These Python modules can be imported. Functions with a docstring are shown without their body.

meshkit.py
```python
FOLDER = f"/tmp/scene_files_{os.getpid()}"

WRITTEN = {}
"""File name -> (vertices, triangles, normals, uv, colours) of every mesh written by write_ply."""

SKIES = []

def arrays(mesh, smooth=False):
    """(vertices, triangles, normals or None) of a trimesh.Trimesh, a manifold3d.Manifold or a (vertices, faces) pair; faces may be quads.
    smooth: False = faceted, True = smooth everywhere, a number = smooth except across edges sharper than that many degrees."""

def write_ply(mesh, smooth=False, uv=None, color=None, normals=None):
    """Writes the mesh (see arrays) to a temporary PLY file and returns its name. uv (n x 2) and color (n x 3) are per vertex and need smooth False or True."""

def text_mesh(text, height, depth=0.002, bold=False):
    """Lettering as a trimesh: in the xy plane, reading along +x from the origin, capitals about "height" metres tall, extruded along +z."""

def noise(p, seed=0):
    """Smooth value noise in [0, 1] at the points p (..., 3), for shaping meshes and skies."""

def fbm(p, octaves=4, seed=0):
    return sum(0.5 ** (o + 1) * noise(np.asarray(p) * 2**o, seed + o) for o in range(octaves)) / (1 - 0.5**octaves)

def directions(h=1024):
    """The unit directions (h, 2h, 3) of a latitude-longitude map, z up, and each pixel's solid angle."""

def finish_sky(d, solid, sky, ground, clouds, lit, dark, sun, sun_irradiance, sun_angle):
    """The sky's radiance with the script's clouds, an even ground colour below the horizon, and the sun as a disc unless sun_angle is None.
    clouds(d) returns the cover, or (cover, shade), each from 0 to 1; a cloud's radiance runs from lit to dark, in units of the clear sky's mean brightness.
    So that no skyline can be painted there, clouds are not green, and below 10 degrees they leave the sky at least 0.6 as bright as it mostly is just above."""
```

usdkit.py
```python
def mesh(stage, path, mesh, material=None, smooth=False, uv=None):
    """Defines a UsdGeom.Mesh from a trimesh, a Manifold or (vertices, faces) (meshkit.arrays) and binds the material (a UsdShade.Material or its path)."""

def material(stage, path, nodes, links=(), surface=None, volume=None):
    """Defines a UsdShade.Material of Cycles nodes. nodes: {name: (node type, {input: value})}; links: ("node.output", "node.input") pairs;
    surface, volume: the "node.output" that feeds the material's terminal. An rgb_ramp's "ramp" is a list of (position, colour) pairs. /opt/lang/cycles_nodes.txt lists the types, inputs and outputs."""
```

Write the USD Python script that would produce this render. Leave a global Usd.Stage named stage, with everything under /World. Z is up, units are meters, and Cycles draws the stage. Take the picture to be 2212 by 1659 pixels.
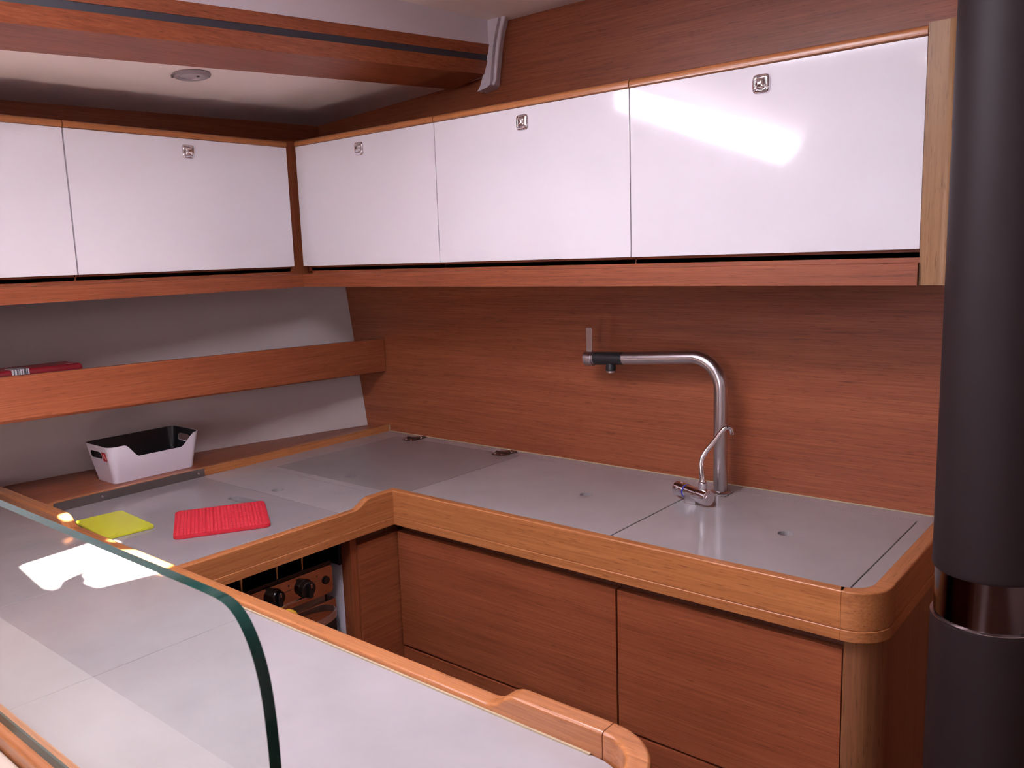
import math, random
import numpy as np
import trimesh
from shapely.geometry import Polygon, Point, box as sbox, LineString
from shapely import affinity
from shapely.ops import unary_union
import manifold3d as m3
import usdkit, meshkit
from pxr import Usd, UsdGeom, UsdLux, UsdShade, Gf, Sdf, Vt

random.seed(7)
stage = Usd.Stage.CreateInMemory()
UsdGeom.SetStageUpAxis(stage, UsdGeom.Tokens.z)
UsdGeom.SetStageMetersPerUnit(stage, 1.0)
stage.DefinePrim('/World', 'Xform')
stage.SetDefaultPrim(stage.GetPrimAtPath('/World'))

EYE = 1.542          # eye height above the cabin sole; shapes below are measured from eye level
OFF = np.array([0.0, 0.0, EYE])

# ------------------------------------------------------------------ camera
cam = UsdGeom.Camera.Define(stage, '/World/camera')
yaw, pit, roll = math.radians(39.64126613), math.radians(-8.78787622), math.radians(-1.90228701)
fw = np.array([-math.sin(yaw) * math.cos(pit), math.cos(yaw) * math.cos(pit), math.sin(pit)])
rt = np.cross(fw, [0, 0, 1.0]); rt /= np.linalg.norm(rt)
up = np.cross(rt, fw)
rt2 = rt * math.cos(roll) + up * math.sin(roll)
up2 = -rt * math.sin(roll) + up * math.cos(roll)
M = np.eye(4); M[0, :3] = rt2; M[1, :3] = up2; M[2, :3] = -fw; M[3, :3] = [0, 0, EYE]
cam.AddTransformOp().Set(Gf.Matrix4d(*M.ravel().tolist()))
cam.CreateHorizontalApertureAttr(36.0)
cam.CreateVerticalApertureAttr(27.0)
cam.CreateFocalLengthAttr(36.0 * 1803.4874632 / 2212.0)
cam.CreateFStopAttr(15.0)
cam.CreateFocusDistanceAttr(2.05)
cam.CreateClippingRangeAttr(Gf.Vec2f(0.02, 200.0))
cam.CreateExposureAttr(1.55)

# ------------------------------------------------------------------ sky, sun, daylight strengths
sky = UsdLux.DomeLight.Define(stage, '/World/sky')
sky.CreateIntensityAttr(3.0)
sky.CreateColorAttr(Gf.Vec3f(0.93, 0.90, 1.0))
SUN_DIR = np.array([-1.05, 0.92, -1.307])          # travels towards port, aft and down, through the open deck hatch
sun = UsdLux.DistantLight.Define(stage, '/World/sun')
sun.CreateIntensityAttr(26.0)
sun.CreateNormalizeAttr(True)
sun.CreateAngleAttr(0.6)
sun.CreateColorAttr(Gf.Vec3f(1.0, 0.93, 0.86))
d = SUN_DIR / np.linalg.norm(SUN_DIR)
zx = -d; xx = np.cross([0, 0, 1.0], zx); xx /= np.linalg.norm(xx); yx = np.cross(zx, xx)
Ms = np.eye(4); Ms[0, :3] = xx; Ms[1, :3] = yx; Ms[2, :3] = zx; Ms[3, :3] = [3, -3, 6]
sun.AddTransformOp().Set(Gf.Matrix4d(*Ms.ravel().tolist()))
PORT_WINDOW, STARBOARD_WINDOW, SKYLIGHT, COMPANIONWAY = 13.0, 1.0, 8.3, 3.4
DAY = (1.0, 0.94, 1.075)

# ------------------------------------------------------------------ materials
LK = '/World/Looks/'


def plain(name, col, rough=0.5, metal=0.0, spec=0.5, coat=0.0, extra=None, var=0.0, vscale=8.0, bump=0.0, bscale=300.0):
    p = {"base_color": col, "roughness": rough, "metallic": metal, "specular_ior_level": spec}
    if coat:
        p["coat_weight"] = coat; p["coat_roughness"] = 0.08
    if extra:
        p.update(extra)
    nodes = {"p": ("principled_bsdf", p)}
    links = []
    if var or bump:
        nodes["g"] = ("geometry", {})
    if var:
        nodes["n"] = ("noise_texture", {"scale": vscale, "detail": 5.0, "roughness": 0.6})
        lo = [c * (1 - var) for c in col]; hi = [min(1, c * (1 + var)) for c in col]
        nodes["r"] = ("rgb_ramp", {"ramp": [(0.3, lo), (0.7, hi)]})
        links += [("g.position", "n.vector"), ("n.fac", "r.fac"), ("r.color", "p.base_color")]
    if bump:
        nodes["bn"] = ("noise_texture", {"scale": bscale, "detail": 3.0})
        nodes["b"] = ("bump", {"strength": bump, "distance": 0.002})
        links += [("g.position", "bn.vector"), ("bn.fac", "b.height"), ("b.normal", "p.normal")]
    return usdkit.material(stage, LK + name, nodes, links, surface="p.BSDF")


def wood(name, axis, dark, mid, light, rough=0.35, fine=260.0, coat=0.0):
    """straight-grained veneer: the grain runs along world axis 0, 1 or 2"""
    sf = [fine] * 3; sf[axis] = 5.0
    sb = [22.0] * 3; sb[axis] = 0.9
    sd = [420.0] * 3; sd[axis] = 26.0
    p = {"roughness": rough, "specular_ior_level": 0.45}
    if coat:
        p["coat_weight"] = coat; p["coat_roughness"] = 0.12
    nodes = {
        "g": ("geometry", {}),
        "mf": ("mapping", {"mapping_type": "point", "scale": tuple(sf)}),
        "mb": ("mapping", {"mapping_type": "point", "scale": tuple(sb)}),
        "md": ("mapping", {"mapping_type": "point", "scale": tuple(sd)}),
        "nf": ("noise_texture", {"scale": 1.0, "detail": 4.0, "roughness": 0.65, "distortion": 0.3}),
        "nb": ("noise_texture", {"scale": 1.0, "detail": 4.0, "roughness": 0.6, "distortion": 0.6}),
        "nd": ("noise_texture", {"scale": 1.0, "detail": 2.0, "roughness": 0.5}),
        "m1": ("mix_float", {"fac": 0.38}),
        "r": ("rgb_ramp", {"ramp": [(0.28, dark), (0.5, mid), (0.72, light)]}),
        "rd": ("rgb_ramp", {"ramp": [(0.28, (0.55, 0.5, 0.48)), (0.40, (1, 1, 1))]}),
        "mx": ("mix", {"mix_type": "multiply", "fac": 0.8}),
        "p": ("principled_bsdf", p),
    }
    links = [("g.position", "mf.vector"), ("g.position", "mb.vector"), ("g.position", "md.vector"),
             ("mf.vector", "nf.vector"), ("mb.vector", "nb.vector"), ("md.vector", "nd.vector"),
             ("nf.fac", "m1.a"), ("nb.fac", "m1.b"), ("m1.result", "r.fac"), ("nd.fac", "rd.fac"),
             ("r.color", "mx.color1"), ("rd.color", "mx.color2"), ("mx.color", "p.base_color")]
    return usdkit.material(stage, LK + name, nodes, links, surface="p.BSDF")


def glow(name, col, strength):
    return usdkit.material(stage, LK + name, {"e": ("emission", {"color": col, "strength": strength})}, [], surface="e.emission")


TEAK = ((0.155, 0.039, 0.016), (0.275, 0.074, 0.030), (0.385, 0.118, 0.049))
OAKY = ((0.255, 0.088, 0.030), (0.410, 0.150, 0.050), (0.530, 0.215, 0.078))
TX, TY, TZ = (wood('teak_veneer_' + 'xyz'[a], a, *TEAK, rough=0.38) for a in range(3))
RX, RY, RZ = (wood('light_teak_' + 'xyz'[a], a, *OAKY, rough=0.3, coat=0.25) for a in range(3))
HONEY = wood('honey_teak_z', 2, (0.22, 0.105, 0.038), (0.31, 0.155, 0.060), (0.38, 0.20, 0.082), rough=0.35, fine=150)
POSTW = wood('post_teak_z', 2, (0.14, 0.052, 0.02), (0.215, 0.083, 0.034), (0.29, 0.12, 0.05), rough=0.35, fine=150)
DARKW = wood('dark_teak_gap', 0, (0.11, 0.034, 0.018), (0.16, 0.05, 0.026), (0.21, 0.07, 0.038), rough=0.6)
WHITE = plain('white_gloss_lacquer', (0.735, 0.705, 0.74), rough=0.07, spec=0.5)
WHITEM = plain('white_paint', (0.70, 0.68, 0.74), rough=0.5)
LINER = plain('beige_hull_liner', (0.52, 0.45, 0.43), rough=0.75, var=0.03, vscale=3)
HEAD = plain('cream_headliner', (0.82, 0.715, 0.68), rough=0.8, var=0.02, vscale=4)
COAM = plain('white_moulding', (0.66, 0.60, 0.64), rough=0.5)
LAM = plain('grey_laminate', (0.335, 0.305, 0.31), rough=0.15, spec=0.5, var=0.07, vscale=5, bump=0.03, bscale=60)
LAMD = plain('grey_laminate_lid', (0.235, 0.21, 0.21), rough=0.2, spec=0.45, var=0.07, vscale=5)
LAMS = plain('grey_laminate_cover', (0.28, 0.252, 0.26), rough=0.17, spec=0.5, var=0.05, vscale=6)
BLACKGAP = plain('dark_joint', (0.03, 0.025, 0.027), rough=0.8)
STEEL = plain('brushed_steel', (0.56, 0.52, 0.53), rough=0.27, metal=1.0)
STRIP = plain('dull_steel_strip', (0.25, 0.23, 0.22), rough=0.35, metal=0.9)
CHROME = plain('chrome', (0.80, 0.78, 0.80), rough=0.06, metal=1.0)
MIRROR = plain('polished_oven_steel', (0.62, 0.52, 0.46), rough=0.10, metal=1.0)
BLACK = plain('black_plastic', (0.014, 0.014, 0.016), rough=0.35)
BLACKG = plain('black_enamel', (0.010, 0.009, 0.010), rough=0.12)
RUBBER = plain('dark_rubber_strip', (0.035, 0.035, 0.045), rough=0.5)
MASTM = plain('brown_mast_coating', (0.018, 0.0105, 0.0115), rough=0.55, spec=0.25, bump=0.02, bscale=200)
RING = plain('tinted_steel_ring', (0.12, 0.09, 0.09), rough=0.12, metal=1.0)
BRASS = plain('brass', (0.72, 0.50, 0.24), rough=0.25, metal=1.0)
BRONZE = plain('dark_bronze', (0.10, 0.065, 0.055), rough=0.35, metal=0.8)
REDM = plain('red_silicone', (0.54, 0.016, 0.032), rough=0.55)
LIME = plain('lime_plastic', (0.56, 0.58, 0.035), rough=0.3)
BASKW = plain('white_basket_plastic', (0.74, 0.69, 0.76), rough=0.22)
BASKB = plain('black_basket_plastic', (0.012, 0.012, 0.015), rough=0.35)
REDP = plain('dark_red_wrapping', (0.27, 0.012, 0.02), rough=0.4)
PINK = plain('pink_print', (0.55, 0.14, 0.15), rough=0.4)
PAPER = plain('white_paper', (0.75, 0.72, 0.74), rough=0.6)
INK = plain('grey_ink', (0.12, 0.12, 0.13), rough=0.6)
REDL = plain('red_label', (0.55, 0.02, 0.03), rough=0.5)
YELL = plain('yellow_sponge', (0.85, 0.48, 0.04), rough=0.7)
CREAM = plain('cream_leatherette', (0.50, 0.42, 0.335), rough=0.5)
BLUE = plain('blue_ring', (0.03, 0.05, 0.55), rough=0.3)
FLOORM = wood('sole_boards', 1, (0.10, 0.04, 0.02), (0.17, 0.07, 0.035), (0.22, 0.10, 0.05), rough=0.4)
CAULK = plain('pale_caulk', (0.42, 0.34, 0.22), rough=0.5)
EDGE = plain('green_glass_edge', (0.007, 0.038, 0.030), rough=0.06, spec=0.45)
PANE = usdkit.material(stage, LK + 'clear_glass', {
    "t": ("transparent_bsdf", {"color": (0.955, 0.975, 0.96)}),
    "gl": ("glossy_bsdf", {"color": (1, 1, 1), "roughness": 0.0}),
    "lw": ("layer_weight", {"blend": 0.5}),
    "pw": ("math", {"math_type": "power", "value2": 5.0}),
    "ma": ("math", {"math_type": "multiply_add", "value2": 0.7, "value3": 0.032}),
    "m": ("mix_closure", {})},
    [("lw.facing", "pw.value1"), ("pw.value", "ma.value1"), ("ma.value", "m.fac"), ("t.BSDF", "m.closure1"), ("gl.BSDF", "m.closure2")], surface="m.closure")

BACKF = usdkit.material(stage, LK + 'clear_glass_back', {"t": ("transparent_bsdf", {"color": (0.97, 0.985, 0.975)}), "gl": ("glossy_bsdf", {"color": (1, 1, 1), "roughness": 0.0}), "m": ("mix_closure", {"fac": 0.01})},
    [("t.BSDF", "m.closure1"), ("gl.BSDF", "m.closure2")], surface="m.closure")

# ------------------------------------------------------------------ helpers
taken = {}


def numbered(parent, name):
    n = taken.get((parent, name), 0); taken[(parent, name)] = n + 1
    return name if n == 0 else f'{name}_{n:03d}'


def tag(p, label=None, cat=None, group=None, kind=None):
    for k, v in (('label', label), ('category', cat), ('group', group), ('kind', kind)):
        if v:
            p.SetCustomDataByKey(k, v)
    return p


base_of = {}


def thing(name, label, cat, base, group=None, kind=None):
    path = '/World/' + numbered('/World', name)
    x = UsdGeom.Xform.Define(stage, path)
    b = np.array(base, float) + OFF
    x.AddTranslateOp().Set(Gf.Vec3d(*b.tolist()))
    base_of[path] = b
    tag(x.GetPrim(), label, cat, group, kind)
    return path


def put(name, mesh, mat, parent=None, smooth=35, label=None, cat=None, group=None, kind=None):
    par = parent or '/World'
    path = par + '/' + numbered(par, name)
    v, f, n = meshkit.arrays(mesh, False)
    b = np.zeros(3); q = par
    if par in base_of:
        b = base_of[par]
    v = np.asarray(v) + OFF - b
    m = usdkit.mesh(stage, path, trimesh.Trimesh(v, f, process=True), mat, smooth=smooth)
    base_of[path] = b
    tag(m.GetPrim(), label, cat, group, kind)
    return path


def cat_(*ms):
    return trimesh.util.concatenate([m for m in ms if m is not None])


def box(x0, x1, y0, y1, z0, z1, r=0.0, seg=3):
    lo = np.minimum([x0, y0, z0], [x1, y1, z1]); hi = np.maximum([x0, y0, z0], [x1, y1, z1])
    if r <= 0:
        m = trimesh.creation.box(hi - lo); m.apply_translation((lo + hi) / 2); return m
    r = min(r, (hi - lo).min() / 2 * 0.98)
    a = np.linspace(0, np.pi / 2, seg + 1)
    o = np.array([(math.cos(t) * math.cos(p), math.cos(t) * math.sin(p), math.sin(t)) for t in a for p in a]) * r
    pts = []
    for s in np.ndindex(2, 2, 2):
        sg = np.array(s) * 2 - 1
        c = np.where(sg > 0, hi - r, lo + r)
        pts.append(c + o * sg)
    return trimesh.convex.convex_hull(np.vstack(pts))


def polys(g):
    return [q for q in getattr(g, 'geoms', [g]) if q.area > 1e-9]


def ext(poly, z0, z1):
    """polygon in xy extruded from z0 to z1"""
    out = []
    for g in polys(poly):
        m = trimesh.creation.extrude_polygon(g, z1 - z0, engine='earcut'); m.apply_translation([0, 0, z0]); out.append(m)
    return cat_(*out)


def ext_y(poly, y0, y1):
    """polygon in (x, z) extruded from y0 to y1"""
    m = ext(poly, y0, y1)
    v = m.vertices.copy()
    m2 = trimesh.Trimesh(np.stack([v[:, 0], v[:, 2], v[:, 1]], 1), m.faces[:, ::-1], process=False)
    return m2


def ext_x(poly, x0, x1):
    """polygon in (y, z) extruded from x0 to x1"""
    m = ext(poly, x0, x1)
    v = m.vertices.copy()
    return trimesh.Trimesh(np.stack([v[:, 2], v[:, 0], v[:, 1]], 1), m.faces, process=False)


def ext_bevel(poly, z0, z1, b=0.0008):
    """extruded plate with a small chamfer on its upper edge"""
    out = []
    for g in polys(poly):
        inner = g.buffer(-b, join_style=2)
        out.append(ext(g, z0, z1 - b))
        def ring(a, c):
            a = np.array(a.coords)[:-1]; n = len(a)
            c = np.array(c.coords)[:-1]
            if len(c) != n:
                return None
            k = np.argmin(np.linalg.norm(c - a[0], axis=1)); c = np.roll(c, -k, 0)
            if np.linalg.norm(c - a, axis=1).max() > 6 * b:
                c = np.roll(c[::-1], 1, 0)
            v = np.vstack([np.c_[a, np.full(n, z1 - b)], np.c_[c, np.full(n, z1)]])
            i = np.arange(n); j = (i + 1) % n
            return trimesh.Trimesh(v, np.vstack([np.c_[i, j, n + j], np.c_[i, n + j, n + i]]), process=False)
        out.append(ring(g.exterior, inner.exterior))
        top = ext(inner, z1 - b / 2, z1)
        out.append(top)
    return cat_(*out)


def tube(path, r, sides=20, closed_ends=True):
    p = np.asarray(path, float); n = len(p)
    r = np.broadcast_to(np.asarray(r, float), (n,))
    t = np.gradient(p, axis=0); t /= np.linalg.norm(t, axis=1, keepdims=True)
    a = np.cross(t[0], [0, 0, 1.0]) if abs(t[0][2]) < 0.9 else np.cross(t[0], [1.0, 0, 0])
    a /= np.linalg.norm(a)
    ang = np.arange(sides) * 2 * np.pi / sides
    V = []
    for i in range(n):
        a = a - t[i] * (a @ t[i]); a /= np.linalg.norm(a); b = np.cross(t[i], a)
        V.append(p[i] + r[i] * (np.cos(ang)[:, None] * a + np.sin(ang)[:, None] * b))
    V = np.vstack(V); F = []
    for i in range(n - 1):
        for k in range(sides):
            A, B = i * sides + k, i * sides + (k + 1) % sides
            F += [(A, B, B + sides), (A, B + sides, A + sides)]
    if closed_ends:
        c0, c1 = len(V), len(V) + 1
        V = np.vstack([V, p[0], p[-1]])
        for k in range(sides):
            F += [(c0, (k + 1) % sides, k), (c1, (n - 1) * sides + k, (n - 1) * sides + (k + 1) % sides)]
    return trimesh.Trimesh(V, F, process=False)


def lathe(prof, axis=(0, 0, 1), at=(0, 0, 0), sides=40):
    """profile of (radius, height) from bottom to top, turned about axis through at"""
    prof = np.array(prof, float); n = len(prof)
    ang = np.arange(sides) * 2 * np.pi / sides
    V = np.vstack([np.c_[r * np.cos(ang), r * np.sin(ang), np.full(sides, h)] for r, h in prof])
    F = []
    for i in range(n - 1):
        for k in range(sides):
            A, B = i * sides + k, i * sides + (k + 1) % sides
            F += [(A, B, B + sides), (A, B + sides, A + sides)]
    c0, c1 = len(V), len(V) + 1
    V = np.vstack([V, [0, 0, prof[0, 1]], [0, 0, prof[-1, 1]]])
    for k in range(sides):
        F += [(c0, (k + 1) % sides, k), (c1, (n - 1) * sides + k, (n - 1) * sides + (k + 1) % sides)]
    m = trimesh.Trimesh(V, F, process=False)
    ax = np.array(axis, float); ax /= np.linalg.norm(ax)
    m.apply_transform(trimesh.geometry.align_vectors([0, 0, 1.0], ax))
    m.apply_translation(at)
    return m


def cyl(p0, p1, r, sides=28, bev=0.0):
    p0, p1 = np.array(p0, float), np.array(p1, float); h = np.linalg.norm(p1 - p0)
    b = min(bev, r * 0.5, h * 0.45)
    prof = [(r, 0), (r, h)] if b <= 0 else [(r - b, 0), (r - b * .3, b * .3), (r, b), (r, h - b), (r - b * .3, h - b * .3), (r - b, h)]
    return lathe(prof, p1 - p0, p0, sides)


def ribbon(stations, r=0.004, seg=3, caps=True):
    """a rail: at each station (inner xy, outer xy, z bottom, z top) a rectangle with rounded upper edges"""
    a = np.linspace(0, np.pi / 2, seg + 1)
    V = []
    for (i_, o_, zb, zt) in stations:
        i_, o_ = np.array(i_, float), np.array(o_, float); w = np.linalg.norm(o_ - i_); u = (o_ - i_) / w
        pts = [(0, zb)] + [(r - r * math.cos(t), zt - r + r * math.sin(t)) for t in a] + [(w - r + r * math.sin(t), zt - r + r * math.cos(t)) for t in a] + [(w, zb)]
        V.append([[*(i_ + u * s), z] for s, z in pts])
    k = len(V[0]); n = len(V); V = np.array(V).reshape(-1, 3); F = []
    for i in range(n - 1):
        for j in range(k):
            A, B = i * k + j, i * k + (j + 1) % k
            F += [(A, B, B + k), (A, B + k, A + k)]
    if caps:
        for j in range(1, k - 1):
            F += [(0, j + 1, j), ((n - 1) * k, (n - 1) * k + j, (n - 1) * k + j + 1)]
    m = trimesh.Trimesh(V, F, process=False)
    if m.volume < 0:
        m.invert()
    return m


def arc(cx, cy, r, a0, a1, n=10):
    t = np.radians(np.linspace(a0, a1, n))
    return np.stack([cx + r * np.cos(t), cy + r * np.sin(t)], 1)


def rrect(x0, x1, y0, y1, r):
    return sbox(x0 + r, y0 + r, x1 - r, y1 - r).buffer(r, quad_segs=6)


def quad_slab(pts, thick):
    """four corner points and a thickness vector"""
    p = np.array(pts, float); q = p + np.array(thick, float)
    return trimesh.convex.convex_hull(np.vstack([p, q]))


# ================================================================== THE SHELL
YB = 2.02            # face of the aft bulkhead
ZC = -0.622          # worktop height
# bulkhead with veneer panels
put('wall_back', box(-2.95, 2.3, YB, YB + 0.04, -1.542, 0.90), TX, kind='structure', label='brown teak bulkhead panel behind the tap and above the white lockers', cat='wall')
put('floor', box(-3.0, 2.4, -3.7, 2.1, -1.60, -1.542), FLOORM, kind='structure', label='dark wooden cabin sole', cat='floor')


def side_ceiling(x, y):
    return 0.492 + 0.056 * (x + 2.552) + 0.028 * (y - 2.02)


def beam_x(y):
    return -1.678 - 0.111 * (2.0 - y)


def beam_z(y):
    return 0.618 - 0.044 * (2.0 - y)


pts = []
for x, y in ((-2.95, 2.02), (beam_x(2.02) - 0.03, 2.02), (beam_x(-3.6) - 0.03, -3.6), (-2.95, -3.6)):
    pts.append((x, y, side_ceiling(x, y)))
put('ceiling', quad_slab(pts, (0, 0, 0.03)), HEAD, kind='structure', label='cream headliner over the galley with one round light', cat='ceiling')
# raised coachroof with the open hatch that lets the sun in
patch = np.array([(-1.904, .633), (-1.925, .792), (-1.80, .800), (-1.785, .812), (-1.77, .824), (-1.60, .822), (-1.617, .755), (-1.634, .676), (-1.678, .672), (-1.692, .682), (-1.728, .690), (-1.756, .716), (-1.744, .674), (-1.730, .640), (-1.692, .621), (-1.72, .612), (-1.78, .618)])
lift = SUN_DIR * ((0.685 - ZC) / SUN_DIR[2])
lift2 = SUN_DIR * ((0.685 + .600) / SUN_DIR[2])
hole = unary_union([Polygon(patch + lift[:2]).buffer(0)] + [affinity.translate(g, *lift2[:2]) for g in (sbox(-2.110, .800, -2.074, .824), affinity.translate(affinity.scale(Point(0, 0).buffer(.010), 2.4, .8), -1.862, .809))])
roof = Polygon([(beam_x(2.02) - 0.004, 2.02), (1.95, 2.02), (1.95, -3.6), (beam_x(-3.6), -3.6)])
put('ceiling', ext(roof.difference(hole), 0.685, 0.70), HEAD, kind='structure', label='pale raised coachroof headliner above the beam', cat='ceiling')
# coaming side between the beam and the coachroof
put('trim_1', quad_slab([(beam_x(2.0) - .003, 2.0, beam_z(2.0) + 0.0005), (beam_x(2.0) - .004, 2.0, .69), (beam_x(-3.6) - .004, -3.6, .69), (beam_x(-3.6) - .003, -3.6, beam_z(-3.6) + 0.0005)], (-0.02, 0, 0)), COAM, kind='structure', label='white moulded coaming side above the wooden beam', cat='coaming')
put('wall_left', box(-2.99, -2.95, -3.6, 2.06, -1.542, 0.9), TY, kind='structure', label='hull side hidden behind the galley', cat='wall')
put('wall_right', box(1.95, 2.0, -3.6, 2.06, -1.542, 0.72), HEAD, kind='structure', label='cream cabin side out of view to starboard', cat='wall')
put('wall_front', box(-2.95, 2.0, -3.66, -3.6, -1.542, 0.72), HEAD, kind='structure', label='cream bulkhead behind the viewer', cat='wall')

# long coachroof windows and other daylight openings (all outside the frame, they light the cabin)


def window(name, corners, thick, frame, mat, label):
    t = thing(name, label, 'window', np.mean(corners, 0), kind='structure')
    c = np.array(corners, float); th = np.array(thick, float)
    put('pane', quad_slab(c, th * 0.4), mat, t)
    o = c.mean(0)
    for i in range(4):
        a, b = c[i], c[(i + 1) % 4]
        ao, bo = a + (a - o) / np.linalg.norm(a - o) * frame, b + (b - o) / np.linalg.norm(b - o) * frame
        put('frame', quad_slab([a, b, bo, ao], th), BLACK, t)


ya, yb_, yc_ = 0.48, -1.90, -2.25
window('window_1', [(beam_x(ya) + .004, ya, beam_z(ya) + .010), (beam_x(ya) + .004, ya, .645), (beam_x(yc_) + .004, yc_, .680), (beam_x(yb_) + .004, yb_, .520)], (0.012, 0, 0), 0.012,
       glow('bright_port_window', DAY, PORT_WINDOW), 'long bright coachroof window on the port side')
window('window_2', [(1.94, 1.2, .45), (1.94, 1.2, .60), (1.94, -1.8, .60), (1.94, -1.8, .45)], (-0.012, 0, 0), 0.012,
       glow('bright_starboard_window', DAY, STARBOARD_WINDOW), 'long coachroof window on the starboard side')
window('window_3', [(-1.28, .25, .684), (-.72, .25, .684), (-.72, .83, .684), (-1.28, .83, .684)], (0, 0, -0.012), 0.02,
       glow('frosted_deck_hatch', DAY, SKYLIGHT), 'frosted square deck hatch overhead')
window('window_4', [(-.45, -3.595, -.55), (.45, -3.595, -.55), (.45, -3.595, .55), (-.45, -3.595, .55)], (0, 0.012, 0), 0.03,
       glow('companionway_daylight', DAY, COMPANIONWAY), 'open doorway to daylight behind the viewer')

# beam with dark channel
bm = thing('ceiling_beam', 'long wooden ceiling beam with a dark channel running along it', 'beam', (-1.75, 1.2, 0.55))


def along(profile, y0, y1, z_fix=None):
    """profile of (x, z) at y=2.0 carried along the beam"""
    P = np.array(profile, float); V = []
    for y in (y0, y1):
        V.append(np.c_[P[:, 0] - 0.111 * (2.0 - y), np.full(len(P), y), P[:, 1] - 0.044 * (2.0 - y)])
    n = len(P); V = np.vstack(V); F = []
    for i in range(n):
        j = (i + 1) % n
        F += [(i, j, n + j), (i, n + j, n + i)]
    cap = trimesh.creation.triangulate_polygon(Polygon(P), engine='earcut')
    idx = [int(np.argmin(np.linalg.norm(P - v, axis=1))) for v in cap[0]]
    for f in cap[1]:
        a, b, c = (idx[k] for k in f); F += [(a, b, c), (n + a, n + c, n + b)]
    m = trimesh.Trimesh(V, F, process=False); m.fix_normals(); return m


B0, B1 = 1.985, -3.55
put('upper_board', along([(-1.678, .618), (-1.685, .590), (-1.715, .590), (-1.715, .618)], B0, B1), TY, bm)
put('channel', along([(-1.6875, .590), (-1.6895, .573), (-1.715, .573), (-1.715, .590)], B0, B1), RUBBER, bm, label='dark rubber channel')
put('lower_board', along([(-1.687, .573), (-1.701, .537), (-1.84, .514), (-1.882, .524), (-1.882, .573)], B0, B1), TY, bm, smooth=False)

# white end moulding where the coaming meets the bulkhead
tr = thing('end_moulding', 'curved white moulding strip where the coachroof meets the teak bulkhead', 'moulding', (-1.66, 2.0, 0.6))
body = Polygon([(-1.700, .690), (-1.640, .690), (-1.655, .650), (-1.666, .608), (-1.674, .563), (-1.681, .515), (-1.684, .503), (-1.694, .497), (-1.735, .490), (-1.722, .505), (-1.709, .535), (-1.694, .575), (-1.682, .620)])
put('flange', ext_y(body, 1.975, 2.02), COAM, tr)
bead = [(-1.622, .688), (-1.636, .650), (-1.648, .608), (-1.657, .563), (-1.664, .515), (-1.671, .502)]
put('bead', tube([(x - .003, 1.980, z) for x, z in bead], [.007, .007, .007, .0065, .006, .005], 12), COAM, tr)

# round downlight, unlit
dl = thing('downlight', 'round silver downlight, switched off, in the galley headliner', 'light', (-2.085, 1.245, side_ceiling(-2.085, 1.245)))
c = np.array([-2.085, 1.245, side_ceiling(-2.085, 1.245)]); nrm = np.array([0.056, 0.028, -1.0]); nrm /= np.linalg.norm(nrm)
put('bezel', lathe([(.047, 0), (.048, .003), (.046, .008), (.041, .0105), (.033, .0085), (.031, .0060)], nrm, c, 48), plain('dull_bezel', (.38, .33, .35), .35, .4), dl)
put('lens', lathe([(.031, .002), (.031, .0068), (.020, .0078)], nrm, c, 40), plain('frosted_lens', (.52, .46, .50), .4), dl)
put('switch', lathe([(.0035, .006), (.0035, .0094), (.002, .0098)], nrm, c + np.array([.012, .010, 0]), 14), plain('switch_dot', (.14, .11, .12), .4), dl)
put('notch', box(c[0] - .032, c[0] - .024, c[1] - .041, c[1] - .036, c[2] - .0118, c[2] - .004), plain('notch_grey', (.2, .17, .18), .4), dl)

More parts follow.
